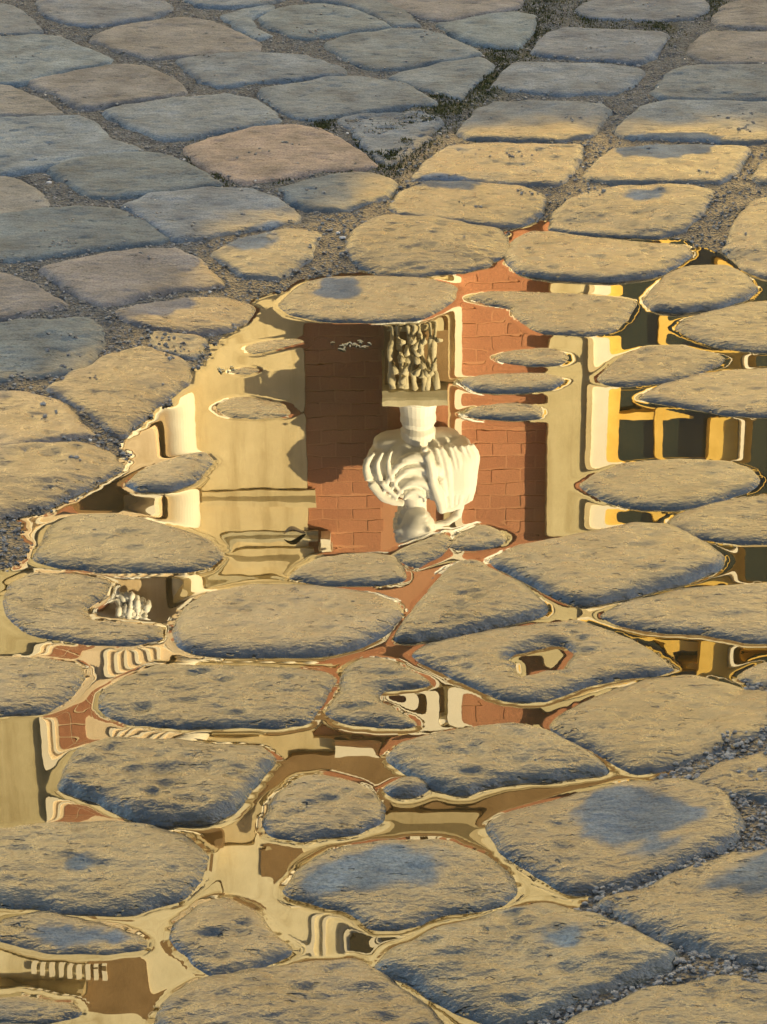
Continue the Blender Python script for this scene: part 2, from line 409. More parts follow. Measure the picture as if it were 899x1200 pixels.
st([(-40,548),(20,532),(90,524),(128,532),(136,545),(100,567),(60,585),(10,598),(-40,602)], r=2.2, c=BEI)
st([(250,300),(285,284),(340,273),(372,277),(362,298),(330,316),(290,318)], r=1.2)
# upper right columns
st([(676,14),(690,4),(740,-10),(800,-10),(825,4),(829,12),(805,23),(770,26),(720,24),(690,21)])
st([(838,20),(850,8),(880,1),(960,0),(960,33),(870,34),(845,30)], c=BEI)
st([(627,60),(642,41),(665,36),(720,37),(780,41),(775,52),(762,67),(745,73),(700,71),(660,69),(637,66)])
st([(806,62),(820,46),(832,39),(880,40),(960,42),(960,74),(870,75),(830,74)], c=PINK)
st([(580,103),(592,88),(606,78),(640,77),(700,78),(748,83),(751,89),(735,102),(715,110),(670,111),(620,109)])
st([(766,110),(780,92),(800,81),(850,79),(960,79),(960,118),(880,118),(820,117),(776,116)], r=2.0)
st([(540,155),(562,131),(582,123),(640,122),(700,124),(711,131),(700,147),(690,158),(650,164),(600,163),(557,162)])
st([(722,155),(737,139),(757,126),(790,121),(850,122),(960,124),(960,158),(880,166),(800,164),(737,162)])
st([(483,209),(500,190),(527,173),(560,169),(620,170),(683,171),(680,185),(668,203),(655,216),(600,215),(540,212),(500,211)], r=1.7, h=.014)
st([(684,205),(702,188),(724,175),(780,172),(840,173),(879,175),(870,190),(855,208),(840,215),(780,214),(720,213),(690,210)], h=.014)
st([(884,208),(892,195),(903,185),(960,180),(960,216),(892,213)])
st([(457,245),(470,228),(500,218),(560,216),(610,219),(637,229),(632,245),(608,256),(570,259),(510,258),(470,254)], h=.014)
st([(643,262),(652,245),(680,231),(730,223),(790,223),(836,229),(832,241),(820,254),(803,266),(770,273),(710,270),(660,266)], h=.014)
st([(855,278),(864,258),(882,241),(903,237),(960,235),(960,282),(882,282)])
st([(851,290),(867,286),(899,283),(960,282),(960,325),(899,320),(872,310)])
st([(408,293),(418,275),(445,262),(490,260),(540,263),(588,267),(597,280),(590,298),(560,311),(500,319),(450,318),(417,306)], r=1.8, h=.016)
st([(592,302),(602,286),(622,276),(650,276),(700,283),(760,289),(803,290),(809,300),(793,310),(768,324),(720,329),(660,328),(610,321)], r=1.6, h=.017)
# islands in the puddle
st([(758,352),(766,340),(782,325),(802,317),(850,316),(874,326),(885,340),(873,351),(840,361),(795,366),(766,363)], h=.017)
st([(794,385),(802,376),(830,368),(870,359),(960,350),(960,413),(880,411),(842,407),(812,397)], h=.017)
st([(328,358),(341,346),(357,334),(390,327),(450,326),(500,329),(533,337),(528,352),(513,364),(490,374),(440,377),(380,375),(345,369)], h=.010, s=.02)
st([(553,350),(575,344),(610,345),(680,347),(725,351),(743,355),(733,374),(718,388),(690,392),(640,390),(622,384),(607,374),(600,362),(572,358)], h=.010)
st([(581,418),(600,413),(640,411),(660,415),(664,421),(650,427),(620,427),(590,424)], h=.012)
st([(541,447),(570,443),(610,441),(640,441),(660,446),(645,455),(600,459),(560,457)], h=.012)
st([(546,485),(560,479),(600,476),(631,479),(632,489),(600,491),(560,489)], h=.012)
st([(701,444),(716,430),(731,418),(760,409),(800,408),(846,420),(843,427),(820,437),(780,447),(740,452),(711,449)], h=.013, r=1.5)
st([(750,467),(772,455),(820,441),(870,437),(960,435),(960,490),(890,488),(850,485),(800,477),(767,472)], h=.014, r=1.3)
st([(683,570),(701,558),(731,546),(790,542),(850,544),(879,553),(887,565),(874,576),(840,587),(790,596),(750,595),(711,587)], h=.017, r=1.2)
st([(783,617),(791,605),(820,596),(870,586),(960,578),(960,637),(860,635),(811,629)], h=.014)
st([(576,660),(600,646),(680,631),(740,619),(790,621),(828,641),(847,655),(838,669),(800,683),(740,698),(682,709),(652,699),(617,680)], h=.017, s=.022)
st([(704,722),(740,707),(800,693),(860,689),(960,684),(960,750),(880,751),(820,741),(760,739),(727,731)], h=.014)
st([(466,749),(472,733),(500,702),(528,668),(556,662),(598,682),(641,711),(636,721),(600,730),(540,743),(490,750)], h=.018, r=1.8)
st([(459,652),(480,641),(519,627),(526,635),(513,653),(490,663)], h=.014, r=1.7)
st([(530,640),(537,629),(563,618),(588,626),(586,637),(565,643),(542,644)], h=.012, r=1.5)
st([(339,677),(352,668),(376,657),(420,653),(463,656),(473,679),(440,684),(380,684)], h=.012)
st([(206,740),(216,720),(241,701),(290,691),(350,690),(430,699),(463,709),(468,722),(453,741),(419,758),(370,768),(300,767),(241,766),(214,757)], h=.016, s=.026)
st([(41,655),(61,621),(86,608),(140,606),(200,619),(244,636),(260,650),(244,664),(210,669),(130,669),(71,664)], h=.018, s=.026, r=1.2)
st([(151,567),(171,552),(201,541),(240,534),(248,541),(233,559),(204,575),(166,575)], h=.007, r=2.2)
st([(9,700),(16,686),(41,676),(90,676),(128,685),(123,700),(101,714),(103,727),(137,729),(188,733),(186,747),(150,754),(90,751),(41,744),(14,725)], h=.012, r=1.2)
st([(-40,776),(0,774),(50,776),(89,781),(96,795),(79,818),(54,833),(0,835),(-40,836)], h=.016)
st([(121,825),(131,806),(181,786),(250,785),(340,787),(384,791),(392,800),(374,824),(359,845),(310,850),(220,850),(151,846),(126,837)], h=.016, r=2.4)
st([(386,835),(399,815),(406,791),(426,777),(450,777),(480,791),(503,804),(480,809),(447,812),(441,820),(470,836),(487,849),(450,850),(411,846)], h=.013, r=2.0)
st([(488,768),(501,758),(560,746),(620,736),(680,731),(710,741),(759,765),(786,785),(760,791),(700,799),(640,818),(600,820),(546,799),(501,779)], h=.013, r=1.8,
   hole=([(594,775),(604,767),(637,760),(662,758),(668,770),(655,785),(638,790),(612,794)], .015))
st([(645,850),(661,836),(700,817),(760,797),(810,792),(850,802),(899,817),(960,830),(960,860),(850,879),(780,898),(741,901),(712,884),(672,864)], h=.019, s=.03)
st([(862,792),(899,777),(960,770),(960,808),(892,804)], h=.014, r=1.6)
st([(456,890),(471,876),(520,863),(590,854),(639,859),(688,885),(711,904),(680,909),(600,916),(546,928),(511,923),(471,904)], h=.017, r=2.0)
st([(453,925),(470,919),(490,918),(500,925),(482,930),(462,930)], h=.008)
st([(72,925),(77,905),(96,882),(131,871),(220,876),(300,882),(318,892),(298,919),(278,948),(240,963),(191,963),(141,953),(117,939)], h=.018, r=2.4)
st([(314,963),(327,936),(351,917),(380,914),(419,922),(450,945),(443,964),(410,976),(351,982),(322,977)], h=.017, r=2.4)
st([(572,965),(601,951),(680,931),(740,917),(798,917),(848,941),(865,975),(861,992),(829,1008),(780,1023),(720,1038),(672,1041),(632,1019),(592,994)], h=.017, s=.022, r=1.2)
st([(806,915),(841,901),(881,886),(960,870),(960,955),(881,939),(841,925)], h=.016, r=1.8)
st([(-40,985),(30,973),(100,969),(170,971),(219,986),(238,1001),(233,1030),(208,1053),(150,1069),(81,1066),(0,1058),(-40,1056)], h=.020, s=.030, r=1.5)
st([(0,1099),(6,1081),(50,1073),(110,1083),(163,1099),(168,1109),(120,1115),(51,1113)], h=.012, tilt=.05, r=1.2)
st([(207,1102),(214,1083),(232,1066),(265,1057),(299,1069),(314,1090),(338,1108),(331,1121),(290,1137),(251,1140),(226,1124)], h=.015, r=2.4)
st([(337,1045),(352,1021),(391,1001),(450,991),(520,991),(569,1006),(598,1030),(602,1049),(579,1063),(520,1069),(470,1085),(441,1085),(402,1064),(352,1054)], h=.015, tilt=.04, r=1.5)
st([(448,1130),(462,1111),(520,1087),(600,1067),(640,1062),(700,1077),(759,1107),(790,1130),(778,1143),(720,1162),(640,1190),(592,1200),(543,1182),(493,1154)], h=.019, s=.028, r=2.2)
st([(706,1050),(760,1037),(840,1013),(899,1003),(960,995),(960,1132),(899,1130),(862,1126),(803,1102),(748,1078)], h=.017, s=.025, r=1.5)
st([(188,1200),(194,1177),(241,1152),(300,1142),(360,1134),(419,1131),(457,1152),(496,1182),(525,1215),(500,1270),(350,1270),(220,1260)], h=.019, s=.028, r=2.3)
st([(612,1232),(680,1192),(760,1169),(840,1154),(878,1164),(960,1180),(960,1280),(650,1280)], h=.017, r=1.8)
st([(-40,1178),(20,1175),(84,1179),(93,1188),(50,1193),(-40,1194)], h=.010)
st([(887,1148),(960,1142),(960,1168),(897,1158)], h=.012)
st([(256,478),(272,469),(292,467),(330,475),(337,485),(302,490),(268,486)], h=.0025, r=1.5)
st([(286,407),(310,401),(345,398),(356,402),(335,406),(300,413)], h=.0022, r=1.2)
st([(272,435),(285,432),(300,434),(288,438)], h=.002, r=1.2)

STONECOL = {0: (.112, .147, .176), 1: (.205, .175, .145), 2: (.152, .163, .167), 3: (.156, .160, .164)}
pavement = link('pavement', None, kind='structure')
HMAX = np.full(GX.shape, -1.0)
NX, NY = GX.shape
PX_STONES = []
def bilinear(A, x, y):
    i = np.clip(((x-X0)/DX).astype(int), 0, NX-1); j = np.clip(((y-Y0)/DX).astype(int), 0, NY-1); return A[i, j]
for k, (pts, h, s, r, c, tilt, hole, low, tx) in enumerate(S):
    g0 = ground(pts)
    zb = float(np.mean(np.maximum(bilinear(BASE, g0[:, 0], g0[:, 1]), 0)))
    P = ground(pts, zb); cen = P.mean(0)
    inpud = float(sdf(np.array([cen[0]]), np.array([cen[1]]), shore_g)[0]) > -.02
    rr0 = (P.max(0)-P.min(0))/2
    P = cen + (P-cen)*(1+np.array([.0035, .0055] if inpud else ([.0065, .0085] if (h is None or pts[0][1] > 600) else [.003, .001]))/rr0)
    P = chaikin(P, 1)
    if h is None: h = .0065
    elif h > .009: h = h*.44*RNG.uniform(.75, 1.2)
    if s is None: s = .0052 if inpud else .0035
    else: s = s*.26
    if not inpud: h = .0048 if h < .0075 else .0068
    ia = max(0, int((P[:, 0].min()-.03-X0)/DX)); ib = min(NX-1, int((P[:, 0].max()+.03-X0)/DX)+1)
    ja = max(0, int((P[:, 1].min()-.03-Y0)/DX)); jb = min(NY-1, int((P[:, 1].max()+.03-Y0)/DX)+1)
    X = GX[ia:ib, ja:jb]; Y = GY[ia:ib, ja:jb]
    if X.shape[0] < 3 or X.shape[1] < 3: continue
    off = 13.7*k
    d = sdf(X, Y, P) + (.0015 if inpud else .001)
    dd = d + (r if inpud else r*1.5)*.0017*fbm(X, Y, .022, 3, off) + .0012*fbm(X, Y, .007, 2, off+40)
    edgez = np.maximum(blur(BASE[ia:ib, ja:jb], 12), 0) if not inpud else np.maximum(blur(BASE[ia:ib, ja:jb], 30), 0)
    dome = np.where(dd > 0, h*(1-np.exp(-np.maximum(dd, 0)/s)), dd*h/s*1.15)
    dome = blur(dome, 3 if inpud else 1)
    m = sstep(.0, .02, d)
    rel = .0011*fbm(X, Y, .07, 2, off+3) + r*(.0008 if r < 1.9 else .0014)*fbm(X*.5, Y, .014, 4, off+5, .62)
    pit = -r*.0013*sstep(.3, .8, fbm(X*.6, Y, .011, 2, off+9))
    rel = rel*(h/.015) if h < .008 else rel
    Z = edgez + dome + m*(rel+pit) - low*m + (.0012*fbm(X, Y, .016, 2, off+2))*(1-m)*.6
    if tilt:
        yc = P[:, 1].min(); Z = Z + m*(tilt*(Y-yc) - tilt*.05)*1.0
    if hole:
        hd = sdf(X, Y, chaikin(ground(hole[0]), 2))
        Z = Z - (Z+.0025)*sstep(-.012, .003, hd + .009*fbm(X, Y, .022, 4, off))
    Z = np.maximum(Z, -.03)
    keep = d > -.016
    HMAX[ia:ib, ja:jb] = np.maximum(HMAX[ia:ib, ja:jb], np.where(keep, Z, -1))
    nx, ny = X.shape
    idx = np.arange(nx*ny).reshape(nx, ny)
    cell = keep[:-1, :-1] | keep[1:, :-1] | keep[:-1, 1:] | keep[1:, 1:]
    F = np.stack([idx[:-1, :-1], idx[1:, :-1], idx[1:, 1:], idx[:-1, 1:]], -1)[cell]
    used = np.unique(F); remap = np.full(nx*ny, -1); remap[used] = np.arange(len(used))
    wet = sstep(-.05, .05, sdf(X, Y, dry_g) + .045*fbm(X, Y, .06, 4, 21.))
    wet = wet_patch(X, Y, wet)
    V = np.stack([X, Y, Z], -1).reshape(-1, 3)[used]
    org = np.array([P[:, 0].mean(), P[:, 1].mean(), 0])
    me = np_mesh('cobblestone', V-org, remap[F])
    add_attr(me, 'wet', wet.reshape(-1)[used])
    o = link('cobblestone', me, MS, pavement); o.location = org
    cc = np.array(STONECOL[c])*RNG.uniform(.85, 1.18) + RNG.uniform(-.004, .004, 3)
    o.color = (*cc, 1)

# joint bed, one fine sheet; the filling has shrunk back from the stones here and there
smask = blur((HMAX > BASE).astype(float), 9)
BASE = BASE - .009*smask*sstep(.0, .5, fbm(GX, GY, .06, 3, 91))*sstep(.0, -.01, SD)
BASE = BASE + .003*sstep(.2, .7, fbm(GX, GY, .035, 3, 31))*sstep(.0, -.02, SD)
step = 1
me = None
idx = np.arange(NX*NY).reshape(NX, NY)
# thin out: every second lattice line is enough for the bed
I = np.arange(0, NX, 2); J = np.arange(0, NY, 2)
bx_, by_ = np.meshgrid(I, J, indexing='ij')
BX, BY, BZ = GX[bx_, by_], GY[bx_, by_], BASE[bx_, by_]
n1, n2 = BX.shape; id2 = np.arange(n1*n2).reshape(n1, n2)
F = np.stack([id2[:-1, :-1], id2[1:, :-1], id2[1:, 1:], id2[:-1, 1:]], -1).reshape(-1, 4)
me = np_mesh('joint_bed', np.stack([BX, BY, BZ], -1).reshape(-1, 3), F)
add_attr(me, 'wet', WETG[bx_, by_].ravel())
MOSSL = [(640,0,30),(622,40,26),(590,75,26),(560,110,26),(520,135,30),(480,175,26),(455,200,20),(690,30,16),(770,45,18),(830,10,22),
         (240,200,16),(262,212,16),(330,212,14),(400,203,14),(380,160,10),(430,180,12),(60,92,10),(720,60,18),(640,165,12)]
mossg = np.zeros(BX.shape)
for mx, my, mr in MOSSL:
    c0 = ground([(mx, my)])[0]; e0 = ground([(mx+mr, my)])[0]; R = abs(e0[0]-c0[0])*1.3
    mossg = np.maximum(mossg, np.exp(-(((BX-c0[0])/R)**2+((BY-c0[1])/(R*2.2))**2)))
mossg = mossg*sstep(-.3, .3, fbm(BX, BY, .03, 3, 71))
add_attr(me, 'moss', np.clip(mossg, 0, .9).ravel())
bed = link('joint_bed', me, MSAND, pavement)

# ------------------------------------------------------------------ puddle surface, drawn up a little at every stone (meniscus)
wx0, wx1 = int((-.66-X0)/DX), int((.66-X0)/DX); wy0, wy1 = int((1.26-Y0)/DX), int((3.05-Y0)/DX)
LAND = np.maximum(HMAX, BASE)[wx0:wx1, wy0:wy1]
land = LAND > 0
lam2 = (.0027/DX)**2; h0 = .00026
hw = np.where(land, h0, 0.0)
for _ in range(140):
    P = np.pad(hw, 1, mode='edge')
    avg = P[:-2, 1:-1]+P[2:, 1:-1]+P[1:-1, :-2]+P[1:-1, 2:]
    hw = np.where(land, h0, lam2*avg/(1+4*lam2))
WX, WY = GX[wx0:wx1, wy0:wy1], GY[wx0:wx1, wy0:wy1]
hw = hw + .000012*fbm(WX, WY, .07, 2, 55)
near = blur(((LAND < .004) & (BASE[wx0:wx1, wy0:wy1] < .004)).astype(float), 3) > .01
cell = near[:-1, :-1] | near[1:, 1:]
n1, n2 = WX.shape; id2 = np.arange(n1*n2).reshape(n1, n2)
F = np.stack([id2[:-1, :-1], id2[1:, :-1], id2[1:, 1:], id2[:-1, 1:]], -1)[cell]
used = np.unique(F); remap = np.full(n1*n2, -1); remap[used] = np.arange(len(used))
puddle = link('puddle', np_mesh('puddle', np.stack([WX, WY, hw], -1).reshape(-1, 3)[used], remap[F]), MWATER, kind='structure')

# ------------------------------------------------------------------ grit, moss, pebbles in the joints
def scatter(n, region, cond, smin, smax, name, mat, sub=0, **k):
    u = RNG.uniform(region[0], region[2], n*3); v = RNG.uniform(region[1], region[3], n*3)
    g = ground(np.stack([u, v], 1))
    ii = np.clip(((g[:, 0]-X0)/DX).round().astype(int), 0, NX-1); jj = np.clip(((g[:, 1]-Y0)/DX).round().astype(int), 0, NY-1)
    ok = cond(ii, jj, g)
    g = g[ok][:n]; ii = ii[ok][:n]; jj = jj[ok][:n]
    t = (1+5**.5)/2
    ico = np.array([(-1,t,0),(1,t,0),(-1,-t,0),(1,-t,0),(0,-1,t),(0,1,t),(0,-1,-t),(0,1,-t),(t,0,-1),(t,0,1),(-t,0,-1),(-t,0,1)])/1.9
    fi = np.array([(0,11,5),(0,5,1),(0,1,7),(0,7,10),(0,10,11),(1,5,9),(5,11,4),(11,10,2),(10,7,6),(7,1,8),(3,9,4),(3,4,2),(3,2,6),(3,6,8),(3,8,9),(4,9,5),(2,4,11),(6,2,10),(8,6,7),(9,8,1)])
    VV = []; FF = []
    for q in range(len(g)):
        sz = RNG.uniform(smin, smax)*RNG.uniform(.6, 1.4)
        w = ico*RNG.uniform(.65, 1.2, (12, 1))*sz*np.array([1.2, 1, .7])
        a = RNG.uniform(0, 6.28); ca, sa = math.cos(a), math.sin(a)
        w = np.stack([w[:, 0]*ca-w[:, 1]*sa, w[:, 0]*sa+w[:, 1]*ca, w[:, 2]], 1)
        z = max(BASE[ii[q], jj[q]], HMAX[ii[q], jj[q]] if HMAX[ii[q], jj[q]] > -.5 else -1)
        VV.append(w+np.array([g[q, 0], g[q, 1], z+sz*.15])); FF.append(fi+12*q)
    if VV: link(name, np_mesh(name, np.concatenate(VV), np.concatenate(FF), False), mat, **k)
joint = lambda i, j: (HMAX[i, j] < BASE[i, j]+.003) & (BASE[i, j] > -.0005)
scatter(16000, (-20, -20, 920, 1220), lambda i, j, g: joint(i, j), .0009, .0022, 'gravel', M_GRIT, kind='stuff', label='fine grey grit lying in the joints between the setts', category='gravel')
scatter(70, (-20, -20, 920, 1220), lambda i, j, g: joint(i, j), .0014, .0028, 'pale_gravel', M_PALE, kind='stuff', label='scattered pale pebbles in the joints between the setts', category='gravel')
VV = []; q = 0
for mx, my, mr in MOSSL:
    for _ in range(int(mr*45)):
        px_, py_ = mx+random.gauss(0, mr*.6), my+random.gauss(0, mr*.6)
        g = ground([(px_, py_)])[0]; i = int(np.clip((g[0]-X0)/DX, 0, NX-1)); j = int(np.clip((g[1]-Y0)/DX, 0, NY-1))
        if HMAX[i, j] > BASE[i, j]+.002: continue
        a = random.uniform(0, 6.28); L = random.uniform(.002, .005); w = random.uniform(.0006, .0013); z = BASE[i, j]-.0005
        dx, dy = math.cos(a)*w, math.sin(a)*w; lx, ly = random.uniform(-1, 1)*L*.6, random.uniform(-1, 1)*L*.6
        VV += [(g[0]-dx, g[1]-dy, z), (g[0]+dx, g[1]+dy, z), (g[0]+lx, g[1]+ly, z+L)]
VV = np.array(VV); link('moss', np_mesh('moss', VV, np.arange(len(VV)).reshape(-1, 3), False), M_MOSS, kind='stuff', label='low green moss growing in the dry joints', category='moss')

# dead leaf and straw on the water
def leaf(px, py, size, rot):
    g = ground([(px, py)])[0]; V = []; Fc = []
    n = 9
    for i in range(n):
        t = i/(n-1); w = math.sin(math.pi*t)**.8*.42
        for s_ in (-1, 0, 1):
            V.append(((t-.5)*size, s_*w*size*.5, .0015+.25*size*abs(s_)*w+.12*size*math.sin(5*t)))
    for i in range(n-1):
        for s_ in range(2):
            a = i*3+s_; Fc.append((a, a+1, a+4, a+3))
    me = np_mesh('leaf', V, Fc); o = link('leaf', me, M_LEAF, label='small dark curled dead leaf floating on the puddle beside the reflected bust', category='leaf')
    o.location = (g[0], g[1], .001); o.rotation_euler = (0, 0, rot)
    m = o.modifiers.new('thickness', 'SOLIDIFY'); m.thickness = .0006
    return o
leaf(346, 627, .020, .3)
mb = MB()
for q in range(26):
    bxp, byp = random.choice([(405, 405), (410, 410), (425, 404), (262, 434)])
    g = ground([(bxp+random.gauss(0, 9), byp+random.gauss(0, 2.2))])[0]; a = random.uniform(0, 3.14); L = random.uniform(.0015, .004)
    mb.tube([(g[0]-L*math.cos(a), g[1]-L*math.sin(a), .0006), (g[0], g[1], .0014), (g[0]+L*math.cos(a), g[1]+L*math.sin(a), .0006)], [.0005, .0008, .0004], 5)
mb.build('chaff', M_STRAW, smooth=True, kind='stuff', label='pale floating chaff gathered on the still puddle', category='chaff')

# ------------------------------------------------------------------ setts outside the picture and the ground beyond
frame_g = ground([(-34, -12), (934, -12), (950, 1275), (-50, 1275)])
VV = []; FF = []; nv = 0; WV = []
row = 0; yy = 1.0
while yy < 6.2:
    dy = .19+random.uniform(-.01, .01); xx = -2.4 + (row % 2)*.11
    while xx < 2.4:
        dx = .225+random.uniform(-.025, .025)
        cx, cy = xx+dx/2, yy+dy/2
        cor = np.array([(xx, yy), (xx+dx, yy), (xx+dx, yy+dy), (xx, yy+dy), (cx, cy), (cx, yy), (cx, yy+dy), (xx, cy), (xx+dx, cy)])
        if (sdf(cor[:, 0], cor[:, 1], frame_g) < -.001).all():
            u = np.linspace(-1, 1, 9); U, Vv = np.meshgrid(u, u, indexing='ij')
            ee = 1-np.maximum(np.abs(U), np.abs(Vv))**6
            rr = np.sqrt(U**2+Vv**2)
            Xs = cx+U*(dx/2-.008)*(1-.08*Vv**2); Ys = cy+Vv*(dy/2-.008)*(1-.08*U**2)
            Zs = -.012+.034*np.maximum(ee, 0)**.6 - .004*rr**2 + .0015*fbm(Xs, Ys, .04, 2, 77)
            VV.append(np.stack([Xs, Ys, Zs], -1).reshape(-1, 3)); WV.append(np.full(81, .0 if cy > 2.9 else .6))
            id9 = np.arange(81).reshape(9, 9)+nv; nv += 81
            FF.append(np.stack([id9[:-1, :-1], id9[1:, :-1], id9[1:, 1:], id9[:-1, 1:]], -1).reshape(-1, 4))
        xx += dx
    yy += dy; row += 1
me = np_mesh('cobblestones', np.concatenate(VV), np.concatenate(FF)); add_attr(me, 'wet', np.concatenate(WV))
o = link('cobblestones', me, MS, pavement, kind='stuff'); o.color = (.19, .195, .2, 1)
B = 400.0
V = [(-B, -B), (B, -B), (B, B), (-B, B), (X0, Y0), (X1, Y0), (X1, Y1), (X0, Y1)]
me = np_mesh('ground', [(x, y, .008) for x, y in V], [(0, 1, 5, 4), (1, 2, 6, 5), (2, 3, 7, 6), (3, 0, 4, 7)], False)
add_attr(me, 'wet', [0]*8); add_attr(me, 'moss', [0]*8)
link('ground', me, MSAND, kind='structure')

exec_facade = True
# ------------------------------------------------------------------ the palace across the square, seen in the puddle
D = 22.0
def X_(px, d=D, py=560): return wall_pt(px, py, d)[0]
def Z_(py, d=D, px=450): return wall_pt(px, py, d)[1]
palace = link('palace', None, label='ornate cream palace with brick panels, mirrored upside down in the puddle', category='building')
palace.location = (0, D, 0)
bpy.context.view_layer.update()
def part(mb, name, mat, parent=palace, **k):
    o = mb.build(name, mat, None, **k)
    o.parent = parent
    o.matrix_parent_inverse = Matrix.Translation((0, -D, 0)) if parent == palace else Matrix.Identity(4)
    return o
ROOFZ = 28.0
XL, XR = -16.0, 16.0
ztop_br = Z_(866)
x_b0, x_b1 = X_(360), X_(455)         # left brick panel
x_b2, x_b3 = X_(541), X_(640)         # right brick panel
wx_0, wx_1, wx_2 = X_(690), X_(862), X_(1025)
# main wall with openings left for panels and windows: built as strips
zw0, zw1 = Z_(262), Z_(800)
w = MB()
w.box(XL, x_b0-.0, D, D+.5, 0, ROOFZ)
w.box(x_b0, x_b3, D+.12, D+.5, 0, ztop_br)
w.box(x_b0, x_b3, D, D+.5, ztop_br, ROOFZ)
w.box(x_b3, wx_0, D, D+.5, 0, ROOFZ)
w.box(wx_0, wx_2, D, D+.5, 0, zw0-.05)
w.box(wx_0, wx_2, D, D+.5, zw1+.05, ROOFZ)
w.box(wx_2, XR, D, D+.5, 0, zw0-.05); w.box(wx_2, XR, D, D+.5, zw1+.05, ROOFZ); w.box(wx_2, XR, D+.45, D+.5, zw0-.05, zw1+.05)
xq_ = wx_2; FARW = [wx_2+.9+2.6*q for q in range(3)]
for x in FARW: w.box(xq_, x+.01, D, D+.45, zw0-.049, zw1+.049); xq_ = x+1.29
w.box(xq_, XR, D, D+.45, zw0-.049, zw1+.049)
w.box(wx_0, wx_2, D+.45, D+.5, zw0-.05, zw1+.05)
wall = part(w, 'wall', M_CREAM)
aw = MB(); aw.box(X_(242), XR, D-.03, D-.003, Z_(985), ROOFZ-.02); aw.box(XL, X_(240), D-.03, D-.003, Z_(985), ROOFZ-.02); part(aw, 'attic_wall', M_ATTIC)
pan = MB(); pan.box(x_b0+.002, x_b3-.002, D+.040, D+.118, .02, ztop_br-.002)
panel = part(pan, 'brick_panel', M_MORTAR)
# bricks one by one
bl, bh, gap = .265, .128, .014
meshes = []
for q in range(3):
    m_ = MB(); m_.box(-.5, .5, 0, .06, -.5, .5); meshes.append(m_.mesh('brick'))
for m_ in meshes: m_.materials.append(M_BRICK)
def lay(xa, xb, za, zb):
    n = int((zb-za)/bh); cnt = 0
    for r in range(n):
        z = za+(r+.5)*bh; x = xa-(bl*.5 if r % 2 else 0)
        while x < xb-.02:
            a = max(x, xa)+gap/2; b = min(x+bl, xb)-gap/2
            if b-a > .04:
                o = bpy.data.objects.new('brick', random.choice(meshes)); COL.objects.link(o)
                o.parent = panel
                o.location = ((a+b)/2, D+.035+random.uniform(-.004, .004), z); o.scale = (b-a, 1, bh-gap); cnt += 1
            x += bl
    return cnt
c1 = lay(x_b0, x_b1-.04, Z_(330), ztop_br-.01)
c2 = lay(x_b2, x_b3, Z_(300), ztop_br-.01)
print('bricks', c1+c2)
low = MB()
for xa, xb, zt in ((x_b0, x_b1-.04, Z_(330)), (x_b2, x_b3, Z_(300))):
    z = zt-bh
    r = 0
    while z > .2:
        x = xa-(bl*.5 if r % 2 else 0)
        while x < xb-.02:
            a = max(x, xa)+gap/2; b = min(x+bl, xb)-gap/2
            if b-a > .04: low.box(a, b, D+.035, D+.09, z+gap/2, z+bh-gap/2)
            x += bl
        z -= bh; r += 1
part(low, 'lower_brickwork', M_BRICK, kind='stuff')
# pale edge mouldings of the panels
e = MB(); e.box(X_(533), X_(541), D-.06, D+.10, 0, ztop_br); part(e, 'panel_edge', M_WHITE)
e = MB(); e.box(X_(520), X_(533), D-.02, D+.10, 0, ztop_br-.003); part(e, 'panel_margin', M_OLIVE)
# flat pilaster between the right brick panel and the window; it throws the dark strip on the bricks
p = MB(); p.box(x_b3+.003, X_(684), D-.13, D+.02, 0, Z_(870)); part(p, 'pilaster', M_OLIVE)
p = MB(); p.box(X_(684), X_(690), D-.17, D+.02, 0, Z_(870)); part(p, 'pilaster_edge', M_CREAM)

# windows of the right bay
def window(xa, xb, za, zb, mull=None, bars=(), joined=False):
    f = MB(); t = .03 if joined else .14
    f.box(xa, xa+t, D-.14, D+.18, za, zb)
    f.box(xa+t, xb, D-.14, D+.18, za-.18, za); f.box(xa+t, xb, D-.14, D+.18, zb, zb+.15)
    root = part(f, 'window', M_WHITE)
    y = MB(); a, b = xa+t, xb; tw = .12
    y.box(a, a+(.01 if joined else tw), D+.05, D+.3, za, zb); y.box(b-tw*2.1, b, D-.02, D+.3, za, zb)
    y.box(a+tw, b-tw*2.1, D+.08, D+.3, zb-tw, zb); y.box(a+tw, b-tw*2.1, D+.08, D+.3, za, za+tw)
    part(y, 'window_frame', M_YEL, root)
    cx = mull if mull else (a+b-tw)/2
    mm = MB(); mm.box(cx-.035, cx+.035, D+.12, D+.28, za+tw, zb-tw); part(mm, 'mullion', M_YEL, root)
    for z in bars:
        tr = MB(); tr.box(a+tw, cx-.035, D+.13, D+.27, z-.035, z+.035); tr.box(cx+.035, b-tw*2.1, D+.13, D+.27, z-.035, z+.035)
        part(tr, 'transom', M_YEL, root)
    zs = [za+tw]+sorted(bars)+[zb-tw]
    for z0_, z1_ in zip(zs[:-1], zs[1:]):
        for xa_, xb_ in ((a+tw, cx-.035), (cx+.035, b-tw*2.1)):
            g = MB(); g.box(xa_, xb_, D+.2, D+.21, z0_+.034, z1_-.034); part(g, 'pane', M_GLASS, root)
    return root
window(wx_0+.002, wx_1, zw0, zw1, X_(772), (Z_(498), Z_(770)))
window(wx_1+.01, wx_2, zw0, zw1, None, (Z_(405), Z_(498), Z_(770)), True)
for x in FARW: window(x, x+1.3, zw0, zw1, None, (Z_(482),))

